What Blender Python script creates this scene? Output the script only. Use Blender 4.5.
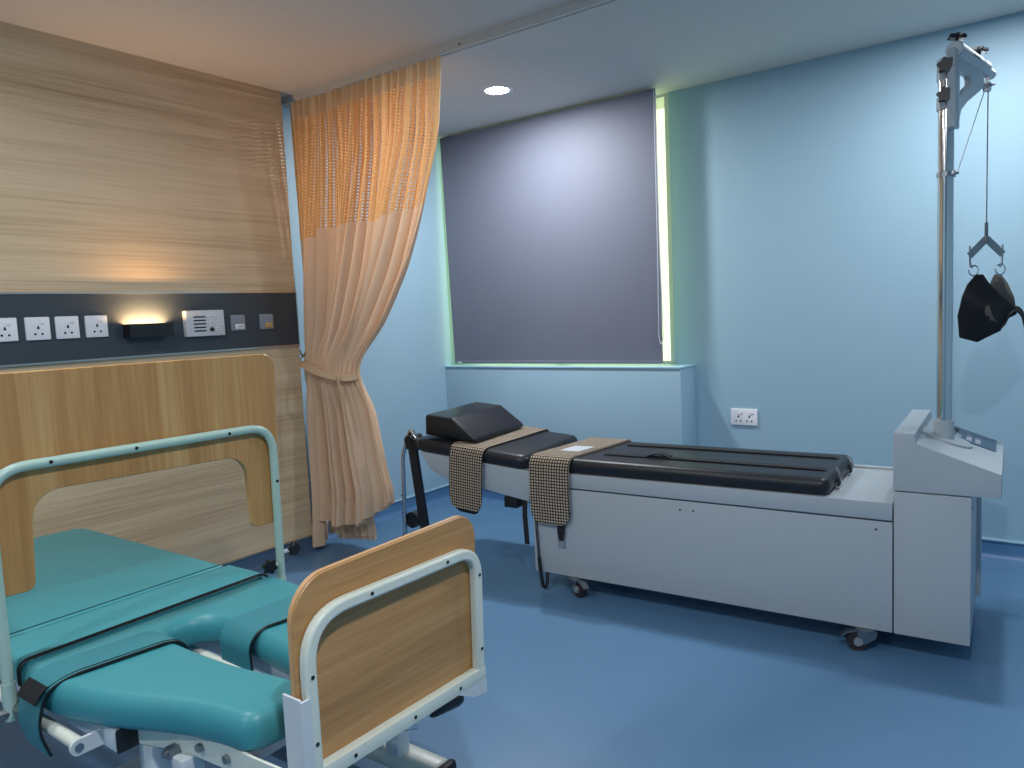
import bpy, bmesh, math, random
from mathutils.geometry import delaunay_2d_cdt
from mathutils import Vector, Matrix
random.seed(4)
for o in list(bpy.data.objects): bpy.data.objects.remove(o)
S = bpy.context.scene
C = S.collection
PI = math.pi
def V(*a): return Vector(a)
def srgb(h):
    h = h.lstrip('#'); out = []
    for i in (0, 2, 4):
        c = int(h[i:i+2], 16)/255
        out.append(c/12.92 if c <= .04045 else ((c+.055)/1.055)**2.4)
    return (*out, 1)

# ------------------------------------------------------------------ camera
YAW, PITCH, ROLL, FPX = .6358, -.0920, -.0458, 751.3
f = V(-math.sin(YAW)*math.cos(PITCH), math.cos(YAW)*math.cos(PITCH), math.sin(PITCH))
r = V(math.cos(YAW), math.sin(YAW), 0); u = r.cross(f)
c_, s_ = math.cos(ROLL), math.sin(ROLL)
r2 = c_*r + s_*u; u2 = -s_*r + c_*u
cd = bpy.data.cameras.new('camera'); cam = bpy.data.objects.new('camera', cd); C.objects.link(cam)
cam.matrix_world = Matrix(((r2.x, u2.x, -f.x, 0), (r2.y, u2.y, -f.y, 0), (r2.z, u2.z, -f.z, 1.25), (0, 0, 0, 1)))
cd.sensor_width = 36; cd.lens = FPX*36/1024; cd.clip_start = .02
S.camera = cam
# ------------------------------------------------------------------ world, exposure
w = bpy.data.worlds.new('world'); S.world = w; w.use_nodes = True
bg = w.node_tree.nodes['Background']; bg.inputs[0].default_value = (.84, 1.0, .58, 1); bg.inputs[1].default_value = .95
S.view_settings.view_transform = 'Standard'; S.view_settings.look = 'None'
S.view_settings.gamma = 1; S.view_settings.use_curve_mapping = False
S.view_settings.exposure = 1.05
CEIL = 2.47
# recessed LED downlights: (x, y, watts); those over bed and camera side are unseen, added as fill
DOWN = [(-2.512, 3.39, 14), (-.22, 3.39, 10.5), (-2.1, .6, 8), (-.1, .5, 13), (-1.6, -1.0, 9)]
LEDCOL = (.96, .985, 1.0)

# ------------------------------------------------------------------ materials
def mat(name, col, rough=.5, metal=0, spec=.5, coat=0, bump=None, noise=None):
    m = bpy.data.materials.new(name); m.use_nodes = True
    nt = m.node_tree; b = nt.nodes['Principled BSDF']
    col = srgb(col) if isinstance(col, str) else col
    b.inputs['Base Color'].default_value = col
    b.inputs['Roughness'].default_value = rough; b.inputs['Metallic'].default_value = metal
    b.inputs['Specular IOR Level'].default_value = spec; b.inputs['Coat Weight'].default_value = coat
    if noise or bump:
        tc = nt.nodes.new('ShaderNodeTexCoord')
    if noise:      # (scale, amount)
        n = nt.nodes.new('ShaderNodeTexNoise'); n.inputs['Scale'].default_value = noise[0]; n.inputs['Detail'].default_value = 4
        nt.links.new(tc.outputs['Object'], n.inputs['Vector'])
        mx = nt.nodes.new('ShaderNodeMix'); mx.data_type = 'RGBA'
        a = noise[1]
        mx.inputs['A'].default_value = (*[x*(1-a) for x in col[:3]], 1); mx.inputs['B'].default_value = (*[min(1, x*(1+a)) for x in col[:3]], 1)
        nt.links.new(n.outputs['Fac'], mx.inputs['Factor']); nt.links.new(mx.outputs['Result'], b.inputs['Base Color'])
    if bump:       # (scale, strength)
        n = nt.nodes.new('ShaderNodeTexNoise'); n.inputs['Scale'].default_value = bump[0]; n.inputs['Detail'].default_value = 3
        nt.links.new(tc.outputs['Object'], n.inputs['Vector'])
        bp = nt.nodes.new('ShaderNodeBump'); bp.inputs['Strength'].default_value = bump[1]; bp.inputs['Distance'].default_value = .002
        nt.links.new(n.outputs['Fac'], bp.inputs['Height']); nt.links.new(bp.outputs['Normal'], b.inputs['Normal'])
    return m
def emat(name, col, strength):
    m = bpy.data.materials.new(name); m.use_nodes = True; nt = m.node_tree; nt.nodes.clear()
    e = nt.nodes.new('ShaderNodeEmission'); e.inputs[0].default_value = (*col[:3], 1); e.inputs[1].default_value = strength
    o = nt.nodes.new('ShaderNodeOutputMaterial'); nt.links.new(e.outputs[0], o.inputs[0]); return m
def wood(name, cols, scale, fine, rough=.45, strips=None, warp=.05):
    """grain: object-space noise stretched along the small-scale axis; strips=(axis, width, amount) gives laminated staves"""
    m = bpy.data.materials.new(name); m.use_nodes = True; nt = m.node_tree; b = nt.nodes['Principled BSDF']; N = nt.nodes.new; Lk = nt.links.new
    b.inputs['Roughness'].default_value = rough
    tc = N('ShaderNodeTexCoord'); mp = N('ShaderNodeMapping'); mp.inputs['Scale'].default_value = scale; Lk(tc.outputs['Object'], mp.inputs['Vector'])
    n1 = N('ShaderNodeTexNoise'); n1.inputs['Scale'].default_value = 1; n1.inputs['Detail'].default_value = 5; n1.inputs['Roughness'].default_value = .62; n1.inputs['Distortion'].default_value = warp
    Lk(mp.outputs[0], n1.inputs['Vector'])
    mp2 = N('ShaderNodeMapping'); mp2.inputs['Scale'].default_value = fine; Lk(tc.outputs['Object'], mp2.inputs['Vector'])
    n2 = N('ShaderNodeTexNoise'); n2.inputs['Scale'].default_value = 1; n2.inputs['Detail'].default_value = 3; Lk(mp2.outputs[0], n2.inputs['Vector'])
    mx = N('ShaderNodeMix'); mx.inputs['Factor'].default_value = .33; Lk(n1.outputs['Fac'], mx.inputs['A']); Lk(n2.outputs['Fac'], mx.inputs['B'])
    src = mx.outputs['Result']
    if strips:
        ax, wd, am = strips
        sp = N('ShaderNodeSeparateXYZ'); Lk(tc.outputs['Object'], sp.inputs[0])
        d = N('ShaderNodeMath'); d.operation = 'DIVIDE'; d.inputs[1].default_value = wd; Lk(sp.outputs[ax], d.inputs[0])
        fl = N('ShaderNodeMath'); fl.operation = 'FLOOR'; Lk(d.outputs[0], fl.inputs[0])
        wn = N('ShaderNodeTexWhiteNoise'); wn.noise_dimensions = '1D'; Lk(fl.outputs[0], wn.inputs['W'])
        ms = N('ShaderNodeMath'); ms.operation = 'MULTIPLY_ADD'; ms.inputs[1].default_value = am; ms.inputs[2].default_value = -am/2; Lk(wn.outputs['Value'], ms.inputs[0])
        ad = N('ShaderNodeMath'); ad.operation = 'ADD'; Lk(src, ad.inputs[0]); Lk(ms.outputs[0], ad.inputs[1]); src = ad.outputs[0]
    cr = N('ShaderNodeValToRGB'); cr.color_ramp.elements[0].position = .30; cr.color_ramp.elements[1].position = .70
    cr.color_ramp.elements[0].color = srgb(cols[0]); cr.color_ramp.elements[1].color = srgb(cols[2])
    e = cr.color_ramp.elements.new(.5); e.color = srgb(cols[1])
    Lk(src, cr.inputs[0]); Lk(cr.outputs[0], b.inputs['Base Color']); return m

M = {}
M['wall'] = mat('blue_wall_paint', (.318, .485, .60, 1), .55, bump=(260, .04))
M['ceiling'] = mat('ceiling_paint', '#d6d3cf', .8)
M['floor'] = mat('blue_vinyl', (.098, .210, .360, 1), .34, noise=(9, .05), bump=(220, .03))
M['skirt'] = mat('blue_vinyl_skirting', (.075, .185, .36, 1), .45)
M['skirt_dark'] = mat('grey_vinyl_skirting', '#48617c', .5)
M['skirt_cap'] = mat('skirting_cap', '#a9cfe0', .4)
M['panel_wood'] = wood('wall_panel_oak', ('#ae9270', '#d3ba97', '#e3ceaf'), (.6, .38, 10.5), (1, 2.2, 120), .42, warp=.2)
M['staves'] = wood('beech_staves', ('#b07f4a', '#c4925a', '#d3a970'), (8, 30, 1.6), (30, 160, 5), .38, strips=(1, .034, .17))
M['board'] = wood('beech_board', ('#a27546', '#b98a56', '#c99c68'), (8, 1.8, 30), (20, 6, 170), .38, strips=(2, .042, .12))
M['edge'] = mat('edge_banding', '#c49a6e', .45)
M['strip'] = mat('charcoal_laminate', '#3b434a', .38, noise=(30, .06))
M['alu'] = mat('brushed_aluminium', '#c9c5bd', .3, 1)
M['chrome'] = mat('chrome', '#d4d6d8', .13, 1)
M['steel'] = mat('dull_steel', '#9a9ea2', .35, 1)
M['plastic'] = mat('white_plastic', '#e9e9ee', .32)
M['greyplastic'] = mat('grey_plastic', '#8a929c', .35)
M['dark'] = mat('dark_hole', '#181c22', .6)
M['black'] = mat('black_plastic', '#14161a', .38)
M['vinyl'] = mat('black_vinyl', '#1d2026', .40, spec=.45, bump=(60, .25))
M['vinyl_pillow'] = mat('black_vinyl_smooth', '#1a1c21', .30, bump=(25, .2))
M['web'] = mat('black_webbing', '#17191e', .75)
M['teal'] = mat('teal_vinyl', '#3f929c', .42, bump=(45, .15))
M['teal_strap'] = mat('teal_strap', '#37838f', .55, bump=(90, .2))
M['cream_metal'] = mat('cream_powder_coat', '#dde2d6', .3)
M['mint'] = mat('mint_powder_coat', '#b4cfc4', .3)
M['white_metal'] = mat('white_powder_coat', '#d3d9dd', .3)
M['machine'] = mat('machine_enamel', '#b2b9bf', .33)
M['machine_dark'] = mat('seam', '#3a434e', .6)
M['keypad'] = mat('keypad_film', '#38506a', .3)
M['blind'] = mat('slate_blind_fabric', '#6c7182', .62, noise=(70, .05), bump=(500, .25))
M['blindback'] = mat('blind_back', '#d7dccb', .7)
M['tie'] = mat('curtain_tie', '#e2bd97', .8)
M['gold'] = mat('gold_plastic', '#c79b52', .35)
M['amber'] = emat('amber_lamp', (1.0, .60, .26), 14)
M['amberglow'] = mat('lamp_inner', '#e8cda0', .5)
M['led'] = emat('led_disc', (.93, .97, 1), 18)
M['rubber'] = mat('caster_rubber', '#33282b', .5)
M['label'] = mat('label_white', '#ccd0d6', .5)
M['harness'] = mat('harness_cloth', '#0f1217', .8)
M['harness_pale'] = mat('harness_lining', '#57544f', .8)
M['rope'] = mat('rope', '#cfd6dc', .5)
M['wire'] = mat('wire', '#6d7780', .4)

def cloth_mat(name, col, trans=.25, rough=.8):
    m = bpy.data.materials.new(name); m.use_nodes = True; nt = m.node_tree; b = nt.nodes['Principled BSDF']; N = nt.nodes.new; Lk = nt.links.new
    b.inputs['Base Color'].default_value = srgb(col); b.inputs['Roughness'].default_value = rough; b.inputs['Specular IOR Level'].default_value = .2
    t = N('ShaderNodeBsdfTranslucent'); t.inputs[0].default_value = srgb(col)
    mx = N('ShaderNodeMixShader'); mx.inputs[0].default_value = trans
    Lk(b.outputs[0], mx.inputs[1]); Lk(t.outputs[0], mx.inputs[2]); Lk(mx.outputs[0], nt.nodes['Material Output'].inputs[0])
    return m
M['curtain'] = cloth_mat('peach_curtain', '#eecdad', .25)
M['header'] = cloth_mat('curtain_header', '#e3c39a', .2)
def net_mat():
    m = cloth_mat('orange_net', '#e9b881', .30); nt = m.node_tree; N = nt.nodes.new; Lk = nt.links.new
    uv = N('ShaderNodeUVMap'); sp = N('ShaderNodeSeparateXYZ'); Lk(uv.outputs[0], sp.inputs[0])
    outs = []
    for ax, per, th in ((0, .0145, .60), (1, .0165, .64)):
        d = N('ShaderNodeMath'); d.operation = 'DIVIDE'; d.inputs[1].default_value = per; Lk(sp.outputs[ax], d.inputs[0])
        fr = N('ShaderNodeMath'); fr.operation = 'FRACT'; Lk(d.outputs[0], fr.inputs[0])
        g = N('ShaderNodeMath'); g.operation = 'GREATER_THAN'; g.inputs[1].default_value = th; Lk(fr.outputs[0], g.inputs[0]); outs.append(g)
    mu = N('ShaderNodeMath'); mu.operation = 'MULTIPLY'; Lk(outs[0].outputs[0], mu.inputs[0]); Lk(outs[1].outputs[0], mu.inputs[1])
    tr = N('ShaderNodeBsdfTransparent'); mx = N('ShaderNodeMixShader')
    out = nt.nodes['Material Output']; prev = out.inputs[0].links[0].from_socket
    Lk(mu.outputs[0], mx.inputs[0]); Lk(prev, mx.inputs[1]); Lk(tr.outputs[0], mx.inputs[2]); Lk(mx.outputs[0], out.inputs[0])
    return m
M['net'] = net_mat()
def tweed():
    m = mat('brown_check_cloth', '#8b7a68', .85); nt = m.node_tree; b = nt.nodes['Principled BSDF']; N = nt.nodes.new; Lk = nt.links.new
    uv = N('ShaderNodeUVMap'); sp = N('ShaderNodeSeparateXYZ'); Lk(uv.outputs[0], sp.inputs[0])
    outs = []
    for ax in (0, 1):
        d = N('ShaderNodeMath'); d.operation = 'DIVIDE'; d.inputs[1].default_value = .0135; Lk(sp.outputs[ax], d.inputs[0])
        fr = N('ShaderNodeMath'); fr.operation = 'FRACT'; Lk(d.outputs[0], fr.inputs[0])
        g = N('ShaderNodeMath'); g.operation = 'GREATER_THAN'; g.inputs[1].default_value = .40; Lk(fr.outputs[0], g.inputs[0]); outs.append(g)
    mu = N('ShaderNodeMath'); mu.operation = 'MULTIPLY'; Lk(outs[0].outputs[0], mu.inputs[0]); Lk(outs[1].outputs[0], mu.inputs[1])
    ad = N('ShaderNodeMath'); ad.operation = 'ADD'; Lk(outs[0].outputs[0], ad.inputs[0]); Lk(outs[1].outputs[0], ad.inputs[1])
    cr = N('ShaderNodeValToRGB'); cr.color_ramp.interpolation = 'CONSTANT'
    h = N('ShaderNodeMath'); h.operation = 'MULTIPLY'; h.inputs[1].default_value = .5; Lk(ad.outputs[0], h.inputs[0])
    cr.color_ramp.elements[0].color = srgb('#1c1a1c'); cr.color_ramp.elements[1].position = .4; cr.color_ramp.elements[1].color = srgb('#37322f')
    e = cr.color_ramp.elements.new(.9); e.color = srgb('#c9b59c')
    Lk(h.outputs[0], cr.inputs[0]); Lk(cr.outputs[0], b.inputs['Base Color']); return m
M['tweed'] = tweed()
def pane_mat():
    m = bpy.data.materials.new('window_glass'); m.use_nodes = True; nt = m.node_tree; nt.nodes.clear(); N = nt.nodes.new
    t = N('ShaderNodeBsdfTransparent'); t.inputs[0].default_value = (.96, .98, .96, 1); g = N('ShaderNodeBsdfGlossy'); g.inputs['Roughness'].default_value = .03
    mx = N('ShaderNodeMixShader'); mx.inputs[0].default_value = .06; o = N('ShaderNodeOutputMaterial')
    nt.links.new(t.outputs[0], mx.inputs[1]); nt.links.new(g.outputs[0], mx.inputs[2]); nt.links.new(mx.outputs[0], o.inputs[0]); return m
M['glass'] = pane_mat()

# ------------------------------------------------------------------ mesh helpers
def bx(bm, x0, x1, y0, y1, z0, z1, bev=0, seg=2):
    vs = [bm.verts.new((x, y, z)) for x in (x0, x1) for y in (y0, y1) for z in (z0, z1)]
    F = [(0, 1, 3, 2), (4, 6, 7, 5), (0, 4, 5, 1), (2, 3, 7, 6), (0, 2, 6, 4), (1, 5, 7, 3)]
    fs = [bm.faces.new([vs[i] for i in q]) for q in F]
    if bev:
        es = list({e for q in fs for e in q.edges}); bmesh.ops.bevel(bm, geom=es, offset=bev, segments=seg, affect='EDGES', profile=.5)
    return vs
def box(*a, **k):
    bm = bmesh.new(); bx(bm, *a, **k); return bm
def roundpoly(pts, rad, n=6):
    """pts list of 2-tuples; rad number or list (0 = sharp)"""
    out = []; L = len(pts)
    for i, p in enumerate(pts):
        rr = rad[i] if isinstance(rad, (list, tuple)) else rad
        p = Vector(p); a = Vector(pts[i-1]); b = Vector(pts[(i+1) % L])
        if rr <= 0: out.append(tuple(p)); continue
        da = (a-p).normalized(); db = (b-p).normalized(); ang = da.angle(db)
        t = min(rr/math.tan(ang/2), (a-p).length*.49, (b-p).length*.49); r_ = t*math.tan(ang/2)
        cc = p + (da+db).normalized()*(r_/math.sin(ang/2))
        s = p+da*t; e = p+db*t
        a0 = math.atan2(s.y-cc.y, s.x-cc.x); a1 = math.atan2(e.y-cc.y, e.x-cc.x); d = (a1-a0+PI) % (2*PI)-PI
        for k in range(n+1):
            th = a0+d*k/n; out.append((cc.x+r_*math.cos(th), cc.y+r_*math.sin(th)))
    return out
def prism(bm, pts, axis, t0, t1, bev=0, seg=3, bev_which='both'):
    """extrude 2-D outline along axis. axis 0: pts=(y,z); 1: (x,z); 2: (x,y)"""
    def P(p, t):
        return (t, p[0], p[1]) if axis == 0 else ((p[0], t, p[1]) if axis == 1 else (p[0], p[1], t))
    a = [bm.verts.new(P(p, t0)) for p in pts]; b = [bm.verts.new(P(p, t1)) for p in pts]
    f0 = bm.faces.new(a[::-1]); f1 = bm.faces.new(b); n = len(pts); sides = []
    for i in range(n): sides.append(bm.faces.new((a[i], a[(i+1) % n], b[(i+1) % n], b[i])))
    bmesh.ops.recalc_face_normals(bm, faces=[f0, f1]+sides)
    if bev:
        es = []
        if bev_which in ('both', 'lo'): es += list(f0.edges)
        if bev_which in ('both', 'hi'): es += list(f1.edges)
        bmesh.ops.bevel(bm, geom=es, offset=bev, segments=seg, affect='EDGES', profile=.5)
    return bm
def cyl(bm, p0, p1, r0, r1=None, n=20, cap=True):
    p0 = Vector(p0); p1 = Vector(p1); r1 = r0 if r1 is None else r1
    d = (p1-p0).normalized(); a = d.orthogonal().normalized(); b = d.cross(a)
    A = []; B = []
    for k in range(n):
        t = 2*PI*k/n; e = a*math.cos(t)+b*math.sin(t); A.append(bm.verts.new(p0+e*r0)); B.append(bm.verts.new(p1+e*r1))
    for k in range(n): bm.faces.new((A[k], A[(k+1) % n], B[(k+1) % n], B[k]))
    if cap: bm.faces.new(A[::-1]); bm.faces.new(B)
def tube(bm, pts, rad, n=12, closed=False, flat=None):
    """sweep; flat=(w,h,upvec) gives rectangular section"""
    pts = [Vector(p) for p in pts]; L = len(pts); rings = []; up = None
    for i in range(L):
        if closed: t = (pts[(i+1) % L]-pts[i-1]).normalized()
        else: t = (pts[min(i+1, L-1)]-pts[max(i-1, 0)]).normalized()
        if flat: a = flat[2]; a = (a-t*a.dot(t)).normalized()
        else:
            if up is None: up = t.orthogonal().normalized()
            up = (up-t*up.dot(t)).normalized(); a = up
        b = t.cross(a); rg = []
        if flat:
            w_, h_ = flat[0]/2, flat[1]/2
            for sx, sy in ((-1, -1), (1, -1), (1, 1), (-1, 1)): rg.append(bm.verts.new(pts[i]+b*sx*w_+a*sy*h_))
        else:
            rr = rad[i] if isinstance(rad, list) else rad
            for k in range(n):
                th = 2*PI*k/n; rg.append(bm.verts.new(pts[i]+a*math.cos(th)*rr+b*math.sin(th)*rr))
        rings.append(rg)
    m = len(rings[0])
    for i in range(L if closed else L-1):
        A = rings[i]; B = rings[(i+1) % L]
        for k in range(m): bm.faces.new((A[k], A[(k+1) % m], B[(k+1) % m], B[k]))
    if not closed: bm.faces.new(rings[0][::-1]); bm.faces.new(rings[-1])
    return bm
def arcpath(pts, rad, n=8):
    """3-D open polyline with rounded corners"""
    pts = [Vector(p) for p in pts]; out = [pts[0]]
    for i in range(1, len(pts)-1):
        p = pts[i]; a = (pts[i-1]-p); b = (pts[i+1]-p); rr = rad[i-1] if isinstance(rad, (list, tuple)) else rad
        t = min(rr, a.length*.49, b.length*.49); s = p+a.normalized()*t; e = p+b.normalized()*t
        for k in range(n+1):
            q = k/n; out.append(s*(1-q)**2+p*2*q*(1-q)+e*q*q)
    out.append(pts[-1]); return out
def ribbon(bm, path, wdir, width, thick, nw=6, taper=0, wave=0, uv0=(0, 0)):
    """cloth strip along path (3-D points), width direction wdir; rounded free end if taper"""
    path = [Vector(p) for p in path]; wdir = Vector(wdir).normalized(); L = [0]
    for i in range(1, len(path)): L.append(L[-1]+(path[i]-path[i-1]).length)
    uvl = bm.loops.layers.uv.verify(); tot = L[-1]; grid = []
    for i, p in enumerate(path):
        t = (path[min(i+1, len(path)-1)]-path[max(i-1, 0)]).normalized(); nrm = wdir.cross(t).normalized()
        hw = width/2
        if taper:
            d = tot-L[i]
            if d < taper: hw *= math.sqrt(max(.0, 1-((taper-d)/taper)**2))*.42+.58
        row = []
        for k in range(nw+1):
            s = (k/nw*2-1); off = wave*math.sin(L[i]*22+s*1.3)
            row.append((p+wdir*s*hw+nrm*off, nrm, (s*hw+uv0[0], L[i]+uv0[1])))
        grid.append(row)
    T = [[bm.verts.new(q[0]+q[1]*thick/2) for q in row] for row in grid]
    B = [[bm.verts.new(q[0]-q[1]*thick/2) for q in row] for row in grid]
    def face(vs, uvs):
        fc = bm.faces.new(vs)
        for lp, q in zip(fc.loops, uvs): lp[uvl].uv = q
    n = len(path)
    for i in range(n-1):
        for k in range(nw):
            U = [grid[i][k][2], grid[i][k+1][2], grid[i+1][k+1][2], grid[i+1][k][2]]
            face((T[i][k], T[i][k+1], T[i+1][k+1], T[i+1][k]), U); face((B[i][k], B[i+1][k], B[i+1][k+1], B[i][k+1]), [U[0], U[3], U[2], U[1]])
        for k in (0, nw):
            U = [grid[i][k][2]]*2+[grid[i+1][k][2]]*2; face((T[i][k], T[i+1][k], B[i+1][k], B[i][k]), U)
    for i in (0, n-1):
        for k in range(nw): face((T[i][k], T[i][k+1], B[i][k+1], B[i][k]), [grid[i][k][2]]*4)
    return bm
def obj(name, bm, m, parent=None, off=None, smooth=True, bevel=0, angle=.6):
    me = bpy.data.meshes.new(name)
    if off is not None: bmesh.ops.translate(bm, vec=-Vector(off), verts=bm.verts)
    bmesh.ops.recalc_face_normals(bm, faces=bm.faces)
    if smooth:
        for fc in bm.faces: fc.smooth = True
        for e in bm.edges:
            if len(e.link_faces) != 2 or e.calc_face_angle(9) > angle: e.smooth = False
    bm.to_mesh(me); bm.free(); me.materials.append(M[m] if isinstance(m, str) else m)
    o = bpy.data.objects.new(name, me); C.objects.link(o)
    if parent: o.parent = parent
    if bevel:
        b = o.modifiers.new('bevel', 'BEVEL'); b.width = bevel; b.segments = 3; b.limit_method = 'ANGLE'; b.angle_limit = .6; b.harden_normals = False
    return o
def struct(name, bm, m, parent=None, **k):
    o = obj(name, bm, m, parent, **k)
    if not parent: o['kind'] = 'structure'
    return o
def thing(name, label, cat, loc=(0, 0, 0), rz=0, group=None):
    o = bpy.data.objects.new(name, None); C.objects.link(o); o.location = loc; o.rotation_euler = (0, 0, rz); o.empty_display_size = .1
    o['label'] = label; o['category'] = cat
    if group: o['group'] = group
    return o
def tag(o, label, cat, group=None):
    o['label'] = label; o['category'] = cat
    if group: o['group'] = group
    return o
def copy_tree(o, parent=None):
    c = o.copy(); C.objects.link(c); c.parent = parent
    for ch in [x for x in bpy.data.objects if x.parent == o]: copy_tree(ch, c)
    return c

# ================================================================== SETTING
XL, XB, YF, YW = -3.34, -3.46, -1.9, 4.125     # wood cladding face, blue wall face, front wall, back wall
XR = 1.35
struct('floor', box(XB-.2, XR+.1, YF-.1, YW+.3, -.1, 0), 'floor', smooth=False)
struct('ceiling', box(XB-.2, XR+.1, YF-.1, YW+.3, CEIL, CEIL+.1), 'ceiling', smooth=False)
# back wall with window opening
WX0, WX1, SILL = -3.44, -1.845, .918
bm = bmesh.new()
bx(bm, WX1, XR+.1, YW, YW+.15, 0, CEIL); bx(bm, XB-.1, WX1, YW, YW+.15, 0, SILL-.03); bx(bm, XB-.1, WX0, YW, YW+.15, SILL-.03, CEIL)
struct('wall_back', bm, 'wall', smooth=False)
struct('wall_ledge', box(XB, -1.722, 3.92, YW, 0, SILL-.012, bev=.004), 'wall')
struct('trim_1', box(XB, -1.716, 3.914, YW+.0, SILL-.012, SILL), 'skirt_cap', bevel=.003)
struct('wall_left', box(XL-.1, XL, YF, 2.60, .075, CEIL), 'panel_wood', smooth=False)
struct('wall_alcove', box(XB-.1, XB, YF, YW, 0, CEIL), 'wall', smooth=False)
struct('wall_right', box(XR, XR+.1, YF, YW, 0, CEIL), 'wall', smooth=False)
struct('wall_front', box(XB, XR, YF-.1, YF, 0, CEIL), 'wall', smooth=False)
def skirt(name, axis, a0, a1, w0, sgn, m):
    bm = bmesh.new(); h = .082; pts = [(0, 0), (.035, 0), (.022, .006), (.012, .016), (.008, .03), (.006, h), (0, h)]
    if axis == 1: P = [(w0+sgn*p[0], p[1]) for p in pts]; prism(bm, P, 1, a0, a1)
    else: P = [(w0+sgn*p[0], p[1]) for p in pts]; prism(bm, P, 0, a0, a1)
    o = struct(name, bm, m, smooth=True)
    b2 = bmesh.new()
    if axis == 1: bx(b2, min(w0, w0+sgn*.011), max(w0, w0+sgn*.011), a0, a1, h, h+.008)
    else: bx(b2, a0, a1, min(w0, w0+sgn*.011), max(w0, w0+sgn*.011), h, h+.008)
    obj('cap_strip', b2, 'skirt_cap' if m != 'skirt_dark' else 'alu', o)
    return o
skirt('baseboard_left', 1, YF, 2.60, XL, 1, 'skirt_dark')
skirt('baseboard_alcove', 1, 2.61, 3.91, XB, 1, 'skirt')
skirt('baseboard_back', 0, -1.70, XR, YW, -1, 'skirt')
skirt('baseboard_ledge', 0, XB+.04, -1.73, 3.92, -1, 'skirt')
# service strip let into the cladding, with aluminium edges
struct('trim_2', box(XL-.01, XL+.006, YF, 2.598, 1.144, 1.419), 'strip', smooth=False)
struct('trim_3', box(XL-.01, XL+.012, YF, 2.598, 1.419, 1.427), 'alu', smooth=False)
struct('trim_4', box(XL-.01, XL+.012, YF, 2.598, 1.136, 1.144), 'alu', smooth=False)
# window
wf = bmesh.new(); y0, y1 = 4.135, 4.185
for a in ((WX0, WX0+.020), (WX1-.030, WX1), ((WX0+WX1)/2-.03, (WX0+WX1)/2+.03)): bx(wf, a[0], a[1], y0, y1, SILL-.03, CEIL)
bx(wf, WX0+.020, WX1-.030, y0+.002, y1-.002, SILL-.03, SILL+.015); bx(wf, WX0+.020, WX1-.030, y0+.002, y1-.002, CEIL-.015, CEIL)
win = struct('window_1', wf, 'label', smooth=False)
obj('pane', box(WX0+.015, WX1-.025, 4.158, 4.162, SILL, CEIL-.01), 'glass', win, smooth=False)

# downlights
for i, (x, y, wt) in enumerate(DOWN):
    t = thing('downlight', ('round white LED downlight lit in the ceiling in front of the dark blind' if i == 0 else
              ['', 'round LED downlight in the ceiling near the traction column', 'added fill downlight, out of view in the ceiling over the teal bed', 'added fill downlight, out of view in the ceiling above the camera',
               'added fill downlight in the ceiling at the unseen end of the room'][i]), 'ceiling light', (x, y, CEIL), 0, 'ceiling downlights')
    bm = bmesh.new(); n = 40; prof = [(.062, -.003), (.075, -.006), (.088, -.004), (.090, 0), (.062, 0)]; rings = []
    for (rr, zz) in prof: rings.append([bm.verts.new((rr*math.cos(2*PI*k/n), rr*math.sin(2*PI*k/n), zz)) for k in range(n)])
    for a in range(len(rings)):
        A = rings[a]; B = rings[(a+1) % len(rings)]
        for k in range(n): bm.faces.new((A[k], A[(k+1) % n], B[(k+1) % n], B[k]))
    obj('rim', bm, 'plastic', t)
    bm = bmesh.new(); cyl(bm, (0, 0, -.004), (0, 0, -.001), .064, n=40); obj('diffuser', bm, 'led', t)
    ld = bpy.data.lights.new('downlight_lamp', 'AREA'); ld.shape = 'DISK'; ld.size = .12; ld.energy = wt; ld.color = LEDCOL; ld.spread = PI
    lo = bpy.data.objects.new('lamp', ld); C.objects.link(lo); lo.location = (0, 0, -.009); lo.parent = t

# curtain rail
rail = thing('curtain_rail', 'pale ceiling-mounted curtain rail running across the room above the peach curtain', 'curtain rail', (-3.46, 2.70, CEIL))
bm = bmesh.new(); prism(bm, [(-.022, 0), (-.022, -.035), (-.008, -.035), (-.008, -.028), (.008, -.028), (.008, -.035), (.022, -.035), (.022, 0)], 0, 0, 4.7); obj('track', bm, 'ceiling', rail, smooth=False)
for x in (1.28, 2.6, 3.9): 
    bm = bmesh.new(); cyl(bm, (x, -.024, -.018), (x, -.021, -.018), .005, n=10); obj('screw', bm, 'dark', rail)

# ================================================================== CURTAIN
def lerp_tab(tab, z):
    tab = sorted(tab)
    if z <= tab[0][0]: return tab[0][1]
    for (a, b), (c, d) in zip(tab, tab[1:]):
        if z <= c:
            t = (z-a)/(c-a); return b+(d-b)*t
    return tab[-1][1]
def smooth_tab(tab, z):
    # Catmull-like smoothing by averaging
    return sum(lerp_tab(tab, z+d) for d in (-.06, -.03, 0, .03, .06))/5
YC = 2.68
TZ = 1.0
leftT = [(0.0, -3.42), (.5, -3.415), (.9, -3.40), (1.0, -3.385), (1.1, -3.40), (1.4, -3.405), (1.8, -3.40), (2.2, -3.385), (2.42, -3.375)]
rightT = [(.0, -2.84), (.33, -2.80), (.5, -2.85), (.75, -2.90), (.92, -2.945), (1.0, -2.965), (1.06, -2.94), (1.3, -2.74), (1.5, -2.60), (1.72, -2.485), (2.1, -2.33), (2.42, -2.28)]
NU, NV = 300, 120
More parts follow.
